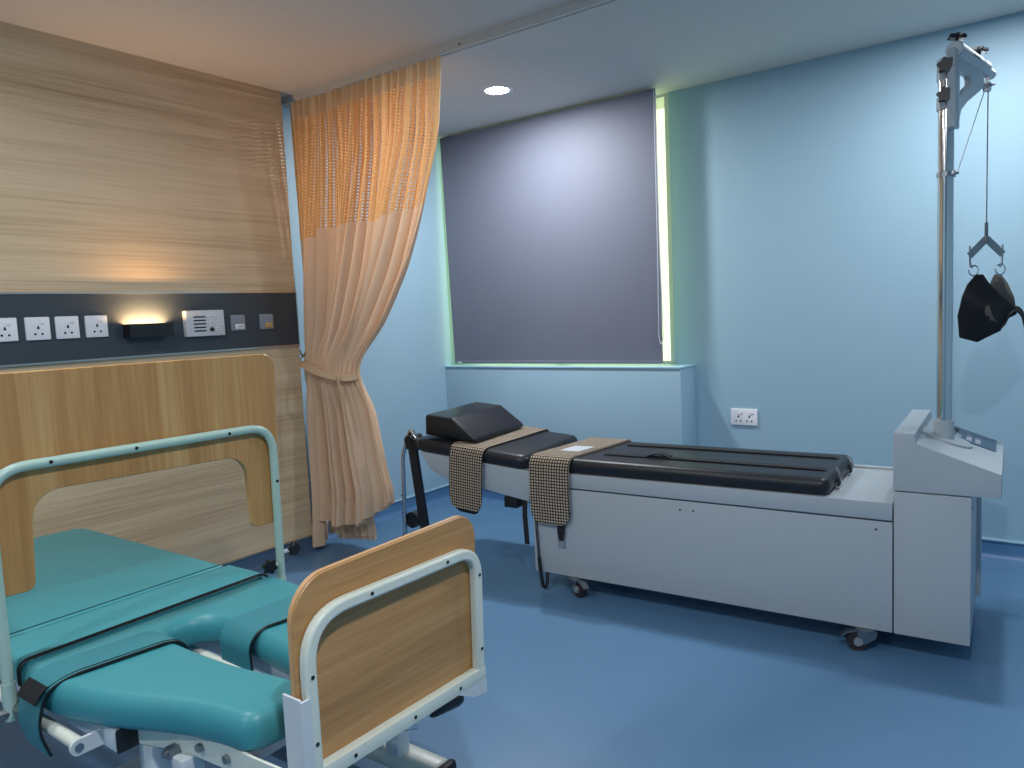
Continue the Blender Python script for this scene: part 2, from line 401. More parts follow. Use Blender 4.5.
def curtain_pt(uu, z):
    xl = smooth_tab(leftT, z); xr = smooth_tab(rightT, z); 
    # cloth parameter -> x; folds bunch toward the tie
    x = xl+(xr-xl)*uu
    k = max(0, 1-abs(z-TZ)/.25); k = k*k*(3-2*k)
    ph = uu*2*PI*19
    amp = .026*(1-.25*k)
    y = YC + amp*math.sin(ph+.6*math.sin(uu*11)+.35*math.sin(z*3+uu*7))
    big = math.sin(uu*2*PI*3.3+.9)*.045
    y += big*(1-k)*min(1, abs(z-2.42)/.9)
    y += .012*math.sin(uu*2*PI*44+z*2)*max(0, min(1, (z-1.9)/.3))*.6
    # gathered bundle gets rounder at the tie
    y -= .055*math.sin(uu*PI)*k
    if z < 1: y -= .05*(1-z)*math.sin(uu*PI)
    x += .010*math.cos(ph*1.0)*min(1, abs(z-2.42)/.6)
    return x, y
def zbot(uu):
    if uu < .215: return .015+.05*uu
    if uu < .23: return .026+(.165-.026)*((uu-.215)/.015)
    if uu < .72: return .165+.02*(uu-.24)+.006*math.sin(uu*60)
    return .175+.14*(uu-.72)/.28
def curtain_piece(v0, v1, nv):
    """v: metres of cloth height fraction 0 (hem) .. 1 (top)"""
    bm = bmesh.new(); uvl = bm.loops.layers.uv.verify(); G = []
    for j in range(nv+1):
        row = []
        for i in range(NU+1):
            uu = i/NU; v = v0+(v1-v0)*j/nv; zb = zbot(uu); z = zb+(2.425-zb)*v; x, y = curtain_pt(uu, z)
            row.append((bm.verts.new((x, y, z)), (uu*2.0, v*2.4)))
        G.append(row)
    for j in range(nv):
        for i in range(NU):
            q = [G[j][i], G[j][i+1], G[j+1][i+1], G[j+1][i]]; fc = bm.faces.new([a[0] for a in q])
            for lp, a in zip(fc.loops, q): lp[uvl].uv = a[1]
    return bm
cur = thing('curtain', 'peach cubicle curtain with orange net top, tied back, hanging from the ceiling rail', 'curtain', (-3.0, YC, 0))
o = obj('curtain_body', curtain_piece(0.05, .700, 110), 'curtain', cur, off=(-3, YC, 0), angle=3)
o = obj('net_panel', curtain_piece(.700, .962, 44), 'net', cur, off=(-3, YC, 0), angle=3)
o['label'] = 'orange open-mesh upper panel of curtain'
o = obj('header_tape', curtain_piece(.962, 1, 8), 'header', cur, off=(-3, YC, 0), angle=3)
o = obj('hem', curtain_piece(0, .05, 8), 'curtain', cur, off=(-3, YC, 0), angle=3); sm = o.modifiers.new('t', 'SOLIDIFY'); sm.thickness = .007; sm.offset = 0
for i in range(20):
    uu = (i+.5)/20; x, y = curtain_pt(uu, 2.42); bm = bmesh.new()
    tube(bm, [(x, 2.70, 2.4395), (x, 2.70, 2.433), (x+.004, y, 2.425), (x, y-.004, 2.412)], .0022, n=6); obj('curtain_hook', bm, 'alu', cur, off=(-3, YC, 0))
# inner layers of the gathered cloth showing below the front hem
for (ya, xa, xb, z0_) in ((.055, -3.36, -2.985, .060), (.095, -3.32, -3.02, .025)):
    bm = bmesh.new(); G = []
    for j in range(31):
        z = z0_+(.98-z0_)*j/30; k = j/30; row = []
        for i in range(81):
            uu = i/80; xl = xa+(-3.30-xa)*k; xr = xb+(-3.02-xb)*k; x = xl+(xr-xl)*uu
            y = YC+ya*(1-k)-.02*k+.018*math.sin(uu*2*PI*7+ya*40)*(1-.4*k); row.append(bm.verts.new((x, y, z+.03*uu*(1-k))))
        G.append(row)
    for j in range(30):
        for i in range(80): bm.faces.new((G[j][i], G[j][i+1], G[j+1][i+1], G[j+1][i]))
    obj('inner_fold', bm, 'curtain', cur, off=(-3, YC, 0), angle=3)
# tieback with bow tail
bm = bmesh.new(); pts = []
for k in range(40):
    a = 2*PI*k/40; cx, cy = -3.165, YC-.03
    x = cx+.207*math.cos(a); y = cy+.088*math.sin(a); z = 1.0-.028*(x-cx)/.2+.012*math.sin(a*2)
    pts.append((x, y, z))
tube(bm, pts, 0, closed=True, flat=(.006, .034, V(0, 0, 1)))
tb = obj('tieback', bm, 'tie', cur, off=(-3, YC, 0))
bm = bmesh.new(); ribbon(bm, arcpath([(-3.0, YC-.125, .985), (-2.975, YC-.13, .93), (-2.955, YC-.128, .86), (-2.93, YC-.12, .72)], .03), (.8, -.3, .1), .024, .003, nw=2); obj('tie_tail', bm, 'tie', tb, off=(-3, YC, 0))
hk = bmesh.new(); tube(hk, arcpath([(XB, 2.66, 1.11), (XB+.05, 2.66, 1.11), (XB+.07, 2.66, 1.07), (XB+.09, 2.66, 1.09)], .015), .005, n=8)
bx(hk, XB, XB+.008, 2.64, 2.68, 1.075, 1.145, bev=.002)
tag(obj('wall_hook', hk, 'chrome'), 'small metal tieback hook on the wall beside the wood panelling', 'hook')
hk = bmesh.new(); tube(hk, arcpath([(XB+.085, 2.665, 1.075), (-3.40, 2.64, 1.06), (-3.365, 2.64, 1.035)], .02), .004, n=6); obj('tie_cord', hk, 'tie', tb, off=(-3, YC, 0))

# ================================================================== ROLLER BLIND
YBL = 3.955
bl = thing('roller_blind', 'dark slate-blue roller blind pulled down over the window', 'blind', (-2.63, YBL, SILL))
nx, nz = 40, 30; bm = bmesh.new(); G = []
for j in range(nz+1):
    v = j/nz; row = []
    for i in range(nx+1):
        s = i/nx; z = .945+(CEIL-.012-.945)*v; xl = -3.398-.032*v; xr = -1.840-.004*v; x = xl+(xr-xl)*s
        y = YBL + .010*math.sin(s*PI*1.5+.4)*(1-v) + .012*(1-v)*(s-.5)
        row.append(bm.verts.new((x, y, z)))
    G.append(row)
for j in range(nz):
    for i in range(nx): bm.faces.new((G[j][i], G[j][i+1], G[j+1][i+1], G[j+1][i]))
o = obj('blind_fabric', bm, 'blind', bl, off=bl.location); o.data.materials.append(M['blindback'])
sm = o.modifiers.new('t', 'SOLIDIFY'); sm.thickness = .0015; sm.material_offset = 1; sm.offset = 0
bm = bmesh.new(); bx(bm, -3.395, -1.845, YBL-.007, YBL+.009, .932, .950, bev=.004); obj('bottom_bar', bm, 'blind', bl, off=bl.location)
bm = bmesh.new(); cyl(bm, (-3.41, YBL+.035, CEIL-.035), (-1.88, YBL+.035, CEIL-.035), .03, n=24); obj('roller_tube', bm, 'alu', bl, off=bl.location)
for xx in (-1.842,):
    bm = bmesh.new(); tube(bm, arcpath([(xx-.006, YBL-.012, CEIL-.02), (xx-.008, YBL-.014, 1.6), (xx-.014, YBL-.016, 1.08), (xx+.0, YBL-.018, 1.035), (xx+.014, YBL-.016, 1.08), (xx+.004, YBL-.012, 1.6), (xx+.002, YBL-.010, CEIL-.02)], .03), .0028, n=6)
    obj('bead_chain', bm, 'label', bl, off=bl.location)
obj('maker_tag', box(-3.37, -3.33, YBL-.0095, YBL-.007, .934, .945), 'label', bl, off=bl.location)

# ================================================================== SOCKETS AND WALL FITTINGS
def socket_plate(width, gangs, off=0):
    """faces +X, plate lies in YZ plane centred at origin, y runs along the wall"""
    bm = bmesh.new(); prism(bm, roundpoly([(-width/2, -.046), (width/2, -.046), (width/2, .046), (-width/2, .046)], .004, 3), 0, 0, .010, bev=.003, seg=2, bev_which='hi')
    return bm
def make_socket(width, gangs, label, loc, rz, group=None):
    t = thing('wall_socket', label, 'socket', loc, rz, group)
    obj('plate', socket_plate(width, gangs), 'plastic', t)
    for g in range(gangs):
        cy = (g-(gangs-1)/2)*.062
        b = obj('rocker_switch', box(.0095, .013, cy+.004, cy+.024, .016, .032, bev=.002), 'plastic', t)
        bm = bmesh.new()
        for (a, z_, r_) in ((0, .002, .0045), (-.013, -.022, .0042), (.013, -.022, .0042)):
            prism(bm, roundpoly([(cy+a-r_, z_-r_), (cy+a+r_, z_-r_), (cy+a+r_, z_+r_), (cy+a-r_, z_+r_)], .002, 2), 0, .0098, .0106)
        prism(bm, [(cy-.002, .006), (cy+.002, .006), (cy+.002, .012), (cy-.002, .012)], 0, .0098, .0106)
        obj('pin_holes', bm, 'dark', t, smooth=False)
    return t
yl = [1.200, 1.319, 1.431, 1.548]
labs = ['white wall socket at the left edge of the picture on the dark strip', 'second white wall socket from the left on the dark strip',
        'white wall socket on the dark strip, next but one to the bed lamp', 'white wall socket nearest the glowing bed lamp on the dark strip']
first = make_socket(.090, 1, labs[0], (XL+.006, yl[0], 1.281), 0, 'sockets on the dark service strip')
for y_, lb in zip(yl[1:], labs[1:]):
    c = copy_tree(first); c.location = (XL+.006, y_, 1.281); c['label'] = lb
make_socket(.150, 2, 'white double wall socket low on the blue wall behind the traction table', (-1.437, YW, .620), -PI/2)
# bed lamp
t = thing('bed_lamp', 'black box wall lamp glowing warm upwards on the dark strip', 'wall lamp', (XL+.006, 1.760, 1.225))
bm = bmesh.new(); hw, dp, hh = .100, .062, .060
bx(bm, 0, dp, -hw, hw, 0, .006); bx(bm, dp-.004, dp, -hw, hw, .006, hh); bx(bm, 0, dp-.004, -hw, -hw+.004, .006, hh); bx(bm, 0, dp-.004, hw-.004, hw, .006, hh)
obj('lamp_housing', bm, 'black', t, smooth=False)
obj('light_strip', box(.012, .05, -hw+.02, hw-.02, .036, .042), 'amber', t, smooth=False)
ld = bpy.data.lights.new('bed_lamp_light', 'AREA'); ld.shape = 'RECTANGLE'; ld.size = .03; ld.size_y = .18; ld.energy = 1.9; ld.color = (1, .58, .26)
lo = bpy.data.objects.new('lamp', ld); C.objects.link(lo); lo.location = (.034, 0, .05); lo.rotation_euler = (PI, 0, 0); lo.parent = t
# nurse call intercom
t = thing('nurse_call_unit', 'silver nurse call intercom with speaker slots beside the bed lamp', 'intercom', (XL+.006, 2.043, 1.276))
bm = bmesh.new(); prism(bm, roundpoly([(-.10, -.062), (.10, -.062), (.10, .062), (-.10, .062)], .006, 3), 0, 0, .028, bev=.005, bev_which='hi'); obj('housing', bm, 'label', t)
for k in range(5): obj('speaker_slot', box(.0275, .0285, -.062, .0, .027-k*.0165, .034-k*.0165), 'dark', t, smooth=False)
for (y_, z_) in ((.028, .030), (.060, .030), (.028, .0), (.060, .0), (.060, -.028)):
    bm = bmesh.new(); cyl(bm, (.028, y_, z_), (.031, y_, z_), .010, n=16); b = obj('call_button', bm, 'plastic', t)
    obj('button_mark', box(.031, .0315, y_-.004, y_+.004, z_-.004, z_+.004), 'greyplastic', b, smooth=False)
bm = bmesh.new(); cyl(bm, (.028, .028, -.030), (.034, .028, -.030), .010, n=20); obj('jack', bm, 'dark', t)
for y_, mk, nm, lb in ((2.230, 'plastic', 'grey', 'small grey square wall button with pale key between intercom and gold-keyed button'), (2.397, 'gold', 'gold', 'small grey square wall button with gold key beside the curtain')):
    t = thing('wall_button', lb, 'wall switch', (XL+.006, y_, 1.272), 0, 'small square wall buttons')
    bm = bmesh.new(); prism(bm, roundpoly([(-.039, -.039), (.039, -.039), (.039, .039), (-.039, .039)], .004, 3), 0, 0, .012, bev=.002, bev_which='hi'); obj('plate', bm, 'greyplastic', t)
    obj('key', box(.012, .017, -.022 if nm == 'grey' else -.014, .030, -.032, -.006, bev=.003), mk, t)
    obj('key_mark', box(.0169, .0174, -.006, .018, -.021, -.016), 'greyplastic', t, smooth=False)

# ================================================================== TRACTION TABLE (local frame: x' along the table, y' into the room's depth)
TH = math.radians(2.7)
TB = thing('traction_table', 'white electric lumbar traction table with black pads, end console and chrome column', 'traction table', (-1.93, 2.73, 0), TH)
W = .57; ZT = .545
o = obj('cabinet', box(0, 1.466, 0, W, .082, .476, bev=.003), 'machine', TB)
bm = bmesh.new(); bx(bm, .004, 1.462, .004, W-.004, .474, .482); obj('shadow_gap', bm, 'machine_dark', TB, smooth=False)
obj('table_deck', box(0, 1.466, 0, W, .482, ZT, bev=.004), 'machine', TB)
obj('deck_rail', box(.55, 1.466, W-.02, W-.004, ZT, ZT+.012, bev=.003), 'machine', TB)
for x_, z_ in ((.70, .440), (.755, .441), (1.415, .447)):
    bm = bmesh.new(); cyl(bm, (x_, -.0015, z_), (x_, .002, z_), .004, n=10); obj('screw', bm, 'dark', TB)
obj('access_panel', box(-.006, .0, .02, W-.02, .10, .47, bev=.002), 'label', TB)
# tower + console
obj('tower', box(1.470, 1.698, 0, .50, .082, .586, bev=.003), 'machine', TB)
obj('tower_back_panel', box(1.475, 1.712, .503, .600, .082, .586, bev=.003), 'machine', TB)
bm = bmesh.new(); cyl(bm, (1.697, .035, .545), (1.6995, .035, .545), .005, n=10); obj('screw', bm, 'dark', TB)
bm = bmesh.new(); prism(bm, [(1.468, .590), (1.468, .790), (1.533, .790), (1.536, .757), (1.780, .669), (1.780, .590)], 1, 0, .62, bev=.004, seg=2)
obj('console', bm, 'machine', TB)
# keypad on the slope
sl = (V(1.780, 0, .669)-V(1.536, 0, .757)).normalized(); nrm = V(-sl.z, 0, sl.x); base = V(1.536, 0, .757)
if nrm.z < 0: nrm = -nrm
def slope_box(bm, s0, s1, y0, y1, h0, h1):
    vs = []
    for s in (s0, s1):
        for y in (y0, y1):
            for h in (h0, h1): vs.append(bm.verts.new(base+sl*s+V(0, y, 0)+nrm*h))
    for q in [(0, 1, 3, 2), (4, 6, 7, 5), (0, 4, 5, 1), (2, 3, 7, 6), (0, 2, 6, 4), (1, 5, 7, 3)]: bm.faces.new([vs[i] for i in q])
bm = bmesh.new(); slope_box(bm, .030, .235, .36, .60, .0, .003); kp = obj('keypad', bm, 'keypad', TB, smooth=False)
for i, (a, b) in enumerate([(.07, .40), (.07, .44), (.10, .40), (.10, .44), (.135, .39), (.135, .43), (.135, .47), (.165, .39), (.165, .43), (.165, .47)]):
    bm = bmesh.new(); slope_box(bm, a, a+.018, b, b+.022, .003, .0045); obj('key', bm, 'label' if i % 3 else 'greyplastic', kp, smooth=False)
bm = bmesh.new(); slope_box(bm, .06, .105, .49, .57, .003, .004); obj('display', bm, 'dark', kp, smooth=False)
# column
cx, cy = 1.600, .285
zs = .733
bm = bmesh.new(); n = 32
def flange_ring(rr, h): 
    out = []
    for k in range(n):
        a = 2*PI*k/n; x = cx+rr*math.cos(a); s = (x-base.x)/sl.x; out.append(bm.verts.new(V(x, cy+rr*math.sin(a), base.z+sl.z*s)+nrm*h))
    return out
A = flange_ring(.088, 0); B = flange_ring(.088, .007); D = flange_ring(.02, .007)
for P_, Q_ in ((A, B), (B, D)):
    for k in range(n): bm.faces.new((P_[k], P_[(k+1) % n], Q_[(k+1) % n], Q_[k]))
bm.faces.new(A[::-1]); bm.faces.new(D); obj('column_flange', bm, 'machine', TB)
bm = bmesh.new(); cyl(bm, (cx, cy, .70), (cx, cy, .800), .034, .032, n=32); obj('column_sleeve', bm, 'machine', TB)
bm = bmesh.new(); cyl(bm, (cx, cy, .79), (cx, cy, 2.045), .0255, n=32); obj('column', bm, 'chrome', TB)
bm = bmesh.new(); bx(bm, cx+.012, cx+.030, cy-.022, cy+.022, 1.66, 1.68, bev=.002); cyl(bm, (cx, cy, 1.662), (cx, cy, 1.678), .029, n=24); cyl(bm, (cx+.03, cy-.01, 1.67), (cx+.04, cy-.01, 1.67), .005, n=8); obj('cord_collar', bm, 'steel', TB)
# arm head: direction along +Y mostly
ad = V(.245, .97, 0); ad = ad.normalized()   # in local frame
ad = V(math.cos(math.radians(78.3)-TH), math.sin(math.radians(78.3)-TH), 0)
side = V(ad.y, -ad.x, 0)
A0 = V(cx+.026, cy-.04, 2.078)
def AP(t, s, z): return A0+ad*t+side*s+V(0, 0, z)
bm = bmesh.new(); cyl(bm, AP(0, 0, 0), AP(.31, 0, -.008), .029, .026, n=28); cyl(bm, AP(.30, 0, -.014), AP(.385, 0, -.016), .020, .019, n=24)
obj('arm', bm, 'machine', TB)
bm = bmesh.new(); cyl(bm, AP(-.003, 0, 0), AP(0, 0, 0), .025, n=28); obj('arm_end_cap', bm, 'white_metal', TB)
# bracket plate with triangular opening
def plate_side(outer, inner, th=.022):
    bm = bmesh.new(); n_ = len(outer)
    vs = {}
    for nm, P_ in (('o', outer), ('i', inner)):
        for s in (-1, 1): vs[nm, s] = [bm.verts.new(AP(p[0], s*th/2, p[1])) for p in P_]
    def strip(a, b):
        for k in range(n_): bm.faces.new((a[k], a[(k+1) % n_], b[(k+1) % n_], b[k]))
    strip(vs['o', 1], vs['i', 1]); strip(vs['o', -1], vs['i', -1]); strip(vs['o', 1], vs['o', -1]); strip(vs['i', 1], vs['i', -1]); return bm
outer = [(-.03, .0), (.267, -.018), (.274, -.079), (.233, -.101), (.096, -.16), (.034, -.198), (.004, -.26), (-.035, -.26)]
inner = [(.018, -.072), (.125, -.066), (.137, -.078), (.137, -.094), (.10, -.113), (.06, -.13), (.03, -.148), (.018, -.148)]
obj('arm_bracket', plate_side(outer, inner), 'machine', TB)
bm = bmesh.new(); cyl(bm, (cx, cy, 1.99), (cx, cy, 2.062), .030, n=24); cyl(bm, (cx, cy, 1.89), (cx, cy, 1.935), .030, n=24)
bx(bm, cx+.012, cx+.040, cy-.045, cy+.005, 1.82, 2.035, bev=.004); obj('arm_clamp', bm, 'machine', TB)
def star(bm, c, axis, R, h, lobes=6):
    axis = Vector(axis).normalized(); a = axis.orthogonal().normalized(); b = axis.cross(a); c = Vector(c); n_ = lobes*6; lo = []; hi = []; mid = []
    for k in range(n_):
        t = 2*PI*k/n_; rr = R*(1+.16*math.cos(t*lobes)); e = a*math.cos(t)+b*math.sin(t)
        lo.append(bm.verts.new(c+e*rr*.8)); mid.append(bm.verts.new(c+axis*h*.3+e*rr)); hi.append(bm.verts.new(c+axis*h+e*rr*.85))
    for P_, Q_ in ((lo, mid), (mid, hi)):
        for k in range(n_): bm.faces.new((P_[k], P_[(k+1) % n_], Q_[(k+1) % n_], Q_[k]))
    bm.faces.new(lo[::-1]); bm.faces.new(hi)
kd = V(.05, -.99, 0).normalized()
for z_ in (2.028, 1.93):
    bm = bmesh.new(); cyl(bm, V(cx, cy, z_), V(cx, cy, z_)+kd*.055, .007, n=10); star(bm, V(cx, cy, z_)+kd*.050, kd, .027, .022); obj('star_knob', bm, 'black', TB)
for t_ in (.02, .25):
    bm = bmesh.new(); cyl(bm, AP(t_, 0, .024), AP(t_, 0, .045), .006, n=10); star(bm, AP(t_, 0, .038), (.15, .1, 1), .028, .014); obj('arm_knob', bm, 'black', TB)
bm = bmesh.new(); 
for k in range(6): 
    a = .10+k*.012
    vs = [bm.verts.new(AP(*q)) for q in ((a, .0292, -.010), (a+.008, .0292, -.0105), (a+.008, .0295, -.002), (a, .0295, -.0015))]; bm.faces.new(vs)
obj('arm_lettering', bm, 'machine_dark', TB, smooth=False)
# pulley and cord
PT = AP(.345, 0, -.022)
bm = bmesh.new(); cyl(bm, PT+side*.010+V(0, 0, -.045), PT-side*.010+V(0, 0, -.045), .018, n=20); bx(bm, PT.x-.006, PT.x+.006, PT.y-.016, PT.y+.016, PT.z-.06, PT.z+.02)
cyl(bm, PT+ad*.0+side*.026+V(0, 0, -.04), PT-side*.026+V(0, 0, -.04), .005, n=8); obj('pulley', bm, 'steel', TB)
RX = PT+ad*.014+V(0, 0, -.05)
bm = bmesh.new(); tube(bm, [RX, V(RX.x, RX.y, 1.515)], .0022, n=6); cyl(bm, V(RX.x, RX.y, 1.515), V(RX.x, RX.y, 1.465), .006, n=8); obj('hanging_cord', bm, 'wire', TB)
bm = bmesh.new(); tube(bm, [PT-ad*.016+V(0, 0, -.05), V(cx+.036, cy-.012, 1.672)], .0018, n=6); obj('guide_cord', bm, 'rope', TB)
# spreader bar: inverted V facing the camera
sd = V(.88, .47, 0).normalized()      # across
HX = V(RX.x, RX.y, 0)
def HP(a, z, d=0): return HX+sd*a*.86+V(0, 0, z)+V(sd.y, -sd.x, 0)*d
HZ = 1.455
bm = bmesh.new()
tube(bm, [HP(-.070, HZ-.062), HP(0, HZ)], 0, flat=(.004, .026, V(0, 0, 1))); tube(bm, [HP(0, HZ), HP(.070, HZ-.062)], 0, flat=(.004, .026, V(0, 0, 1)))
cyl(bm, HP(0, HZ-.01), HP(0, HZ+.02), .006, n=8)
for s in (-1, 1): tube(bm, [HP(s*.068, HZ-.025), HP(s*.068, HZ-.055), HP(s*.066, HZ-.10), HP(s*.060, HZ-.108), HP(s*.054, HZ-.10)], .0035, n=8)
obj('spreader_bar', bm, 'steel', TB)
# harness (top-level)
HT = thing('traction_harness', 'black cloth head harness hanging on two rings from the traction cord', 'harness', TB.matrix_world @ V(0, 0, 0))
TBm = Matrix.Translation((-1.93, 2.73, 0)) @ Matrix.Rotation(TH, 4, 'Z')
hloc = TBm @ V(HX.x, HX.y, HZ-.1); HT.location = hloc
def hobj(name, bm, m, par=HT, **k):
    bmesh.ops.transform(bm, matrix=TBm, verts=bm.verts); return obj(name, bm, m, par, off=hloc, **k)
for s in (-1, 1):
    bm = bmesh.new(); tube(bm, [HP(s*.056+.020*math.cos(a*PI/8)*1, HZ-.118+.020*math.sin(a*PI/8), .0068) for a in range(16)], .0025, n=6, closed=True); hobj('ring', bm, 'chrome')
def panel(outline, d0, th, bulge, dz=0):
    """cloth panel from outline (a,z) offset d toward camera, pillowed"""
    bm = bmesh.new(); cxo = sum(p[0] for p in outline)/len(outline); czo = sum(p[1] for p in outline)/len(outline); n_ = len(outline)
    for sgn in (-1, 1):
        prev = None; R_ = [1, .85, .6, .3]
        for rr in R_:
            ring = []
            for p in outline:
                a = cxo+(p[0]-cxo)*rr; z = czo+(p[1]-czo)*rr; dd = d0+sgn*(th/2+.012*(1-rr**3)) + bulge*math.cos(a*9)+.006*math.sin(z*40+a*25)
                ring.append(bm.verts.new(HP(a, z, dd)))
            if prev:
                for k in range(n_): bm.faces.new((prev[k], prev[(k+1) % n_], ring[(k+1) % n_], ring[k]))
            else: first_ = ring
            prev = ring
        cvt = bm.verts.new(HP(cxo, czo, d0+sgn*(th/2+.012)+bulge))
        for k in range(n_): bm.faces.new((prev[k], prev[(k+1) % n_], cvt))
        if sgn == -1: keep = first_
        else:
            for k in range(n_): bm.faces.new((keep[k], keep[(k+1) % n_], first_[(k+1) % n_], first_[k]))
    return bm
zt = HZ-.135
front = [(-.068, zt), (-.040, zt), (-.018, zt-.03), (.03, zt-.075), (.105, zt-.135), (.112, zt-.155), (.06, zt-.175), (.035, zt-.215), (-.02, zt-.240), (-.055, zt-.255), (-.13, zt-.235), (-.134, zt-.15), (-.12, zt-.08), (-.095, zt-.035)]
hobj('front_pad', panel(roundpoly(front, .006, 3), .03, .006, .012), 'harness')
back = [(.045, zt), (.072, zt), (.10, zt-.035), (.125, zt-.09), (.135, zt-.135), (.09, zt-.16), (.045, zt-.12), (.01, zt-.07), (.03, zt-.02)]
o = hobj('rear_pad', panel(roundpoly(back, .006, 3), -.02, .006, .010), 'harness_pale'); o['label'] = 'grey brown rear pad of harness'
bm = bmesh.new(); ribbon(bm, arcpath([HP(.0, zt-.21, .03), HP(.05, zt-.195, .05), HP(.075, zt-.15, .045), HP(.105, zt-.130, .035), HP(.135, zt-.15, .03), HP(.150, zt-.20, .03), HP(.154, zt-.255, .03)], .03, 5), V(.12, .5, .6), .026, .004, nw=2); hobj('chin_strap', bm, 'harness')
bm = bmesh.new(); ribbon(bm, arcpath([HP(-.03, zt-.12, .055), HP(-.02, zt-.16, .062), HP(.01, zt-.19, .055), HP(.03, zt-.21, .045)], .02, 5), V(.8, .3, .3), .02, .004, nw=2); hobj('buckle_strap', bm, 'harness_pale')

# pads
def cushion(x0, x1, y0, y1, z0, z1, rc=.03, bv=.025, crown=.0):
    bm = bmesh.new(); prism(bm, roundpoly([(x0, y0), (x1, y0), (x1, y1), (x0, y1)], rc, 5), 2, z0, z1, bev=bv, seg=4)
    return bm
obj('main_pad', cushion(.03, 1.262, .0, .515, ZT, ZT+.066, rc=.035, bv=.028), 'vinyl', TB)
def on_pad_strap(name, yc, x0, x1):
    bm = bmesh.new(); zt_ = ZT+.069
    ribbon(bm, arcpath([(x0, yc, zt_), (x0+.3, yc+.004, zt_+.001), (x1-.02, yc, zt_+.001), (x1+.022, yc, zt_-.03), (x1+.024, yc-.004, ZT+.012)], .03, 6), (0, 1, 0), .040, .004, nw=2); o = obj(name, bm, 'web', TB)
    bm = bmesh.new(); tube(bm, [(x1+.012, yc-.012, zt_+.008), (x1+.030, yc-.012, zt_-.03), (x1+.03, yc-.006, zt_-.045), (x1+.03, yc+.006, zt_-.045), (x1+.030, yc+.014, zt_-.03), (x1+.012, yc+.014, zt_+.008)], .003, n=6, closed=True); obj('buckle', bm, 'chrome', o)
on_pad_strap('pad_strap', .155, .30, 1.245); on_pad_strap('pad_strap', .40, .30, 1.245)
bm = bmesh.new(); ribbon(bm, arcpath([(.50, .16, ZT+.074), (.55, .17, ZT+.088), (.60, .165, ZT+.074)], .03, 5), (0, 1, 0), .045, .004, nw=2); obj('strap_fold', bm, 'web', TB)
# head section, tilted up about the hinge
ta = math.radians(4.6)
Rh = Matrix.Translation((-.02, 0, .54)) @ Matrix.Rotation(ta, 4, 'Y') @ Matrix.Rotation(math.radians(1.8), 4, 'X') @ Matrix.Translation((.02, 0, -.54))
def hsec(name, bm, m, par=TB, **k):
    bmesh.ops.transform(bm, matrix=Rh, verts=bm.verts); return obj(name, bm, m, par, **k)
bm = bmesh.new()
prism(bm, [(-.66, .538), (-.60, .455), (-.50, .425), (-.015, .395), (-.005, .538)], 1, .01, W-.02, bev=.003, seg=2)
hsec('head_section', bm, 'machine')
hsec('head_pad', cushion(-.70, -.03, -.005, .53, .54, .606, rc=.05, bv=.030), 'vinyl')
obj('hinge_box', box(-.17, -.10, .02, .10, .355, .405, bev=.002), 'black', TB)
# head-end fittings
bm = bmesh.new()
tube(bm, arcpath([(-.72, .07, .62), (-.765, .07, .690), (-.785, .07, .655), (-.832, .07, .55), (-.848, .07, .12)], .03), .0115, n=12)
obj('rest_rod', bm, 'chrome', TB)
bm = bmesh.new(); cyl(bm, (-.848, .07, .11), (-.848, .07, .125), .014, n=14); obj('rod_tip', bm, 'black', TB)
for k in range(4):
    bm = bmesh.new(); cyl(bm, (-.847, .057, .20+k*.045), (-.847, .061, .20+k*.045), .0035, n=8); obj('adjust_hole', bm, 'dark', TB)
bm = bmesh.new(); bx(bm, -.785, -.69, .035, .115, .585, .645, bev=.012); cyl(bm, (-.755, .03, .635), (-.755, .12, .635), .026, n=18); obj('rod_joint', bm, 'black', TB)
bm = bmesh.new(); tube(bm, arcpath([(-.755, .06, .63), (-.74, .06, .50), (-.695, .06, .14)], .05), 0, flat=(.048, .022, V(0, 1, 0))); obj('padded_bar', bm, 'vinyl', TB)
bm = bmesh.new(); cyl(bm, (-.825, .10, .195), (-.825, .18, .195), .043, n=24); cyl(bm, (-.71, .07, .19), (-.80, .14, .195), .012, n=10); obj('ankle_roller', bm, 'vinyl', TB)
# cord and belt at cabinet corner
bm = bmesh.new(); N_ = 240; pts = []
for k in range(N_):
    t = k/N_; z = .42-t*.27; a = t*2*PI*28; pts.append((.014+.014*t+.005*math.cos(a), -.0075+.005*math.sin(a), z))
tube(bm, pts, .0022, n=5)
tube(bm, arcpath([(.028, -.009, .15), (.034, -.012, .10), (.050, -.02, .022), (.060, -.014, .016), (.060, 0, .03), (.050, .03, .10)], .02), .008, n=8); obj('coiled_cable', bm, 'black', TB)
bm = bmesh.new(); ribbon(bm, [(-.045, .006, .40), (-.047, .004, .33), (-.038, .0, .20)], (1, 0, 0), .024, .004, nw=1); obj('hanging_belt', bm, 'web', TB)
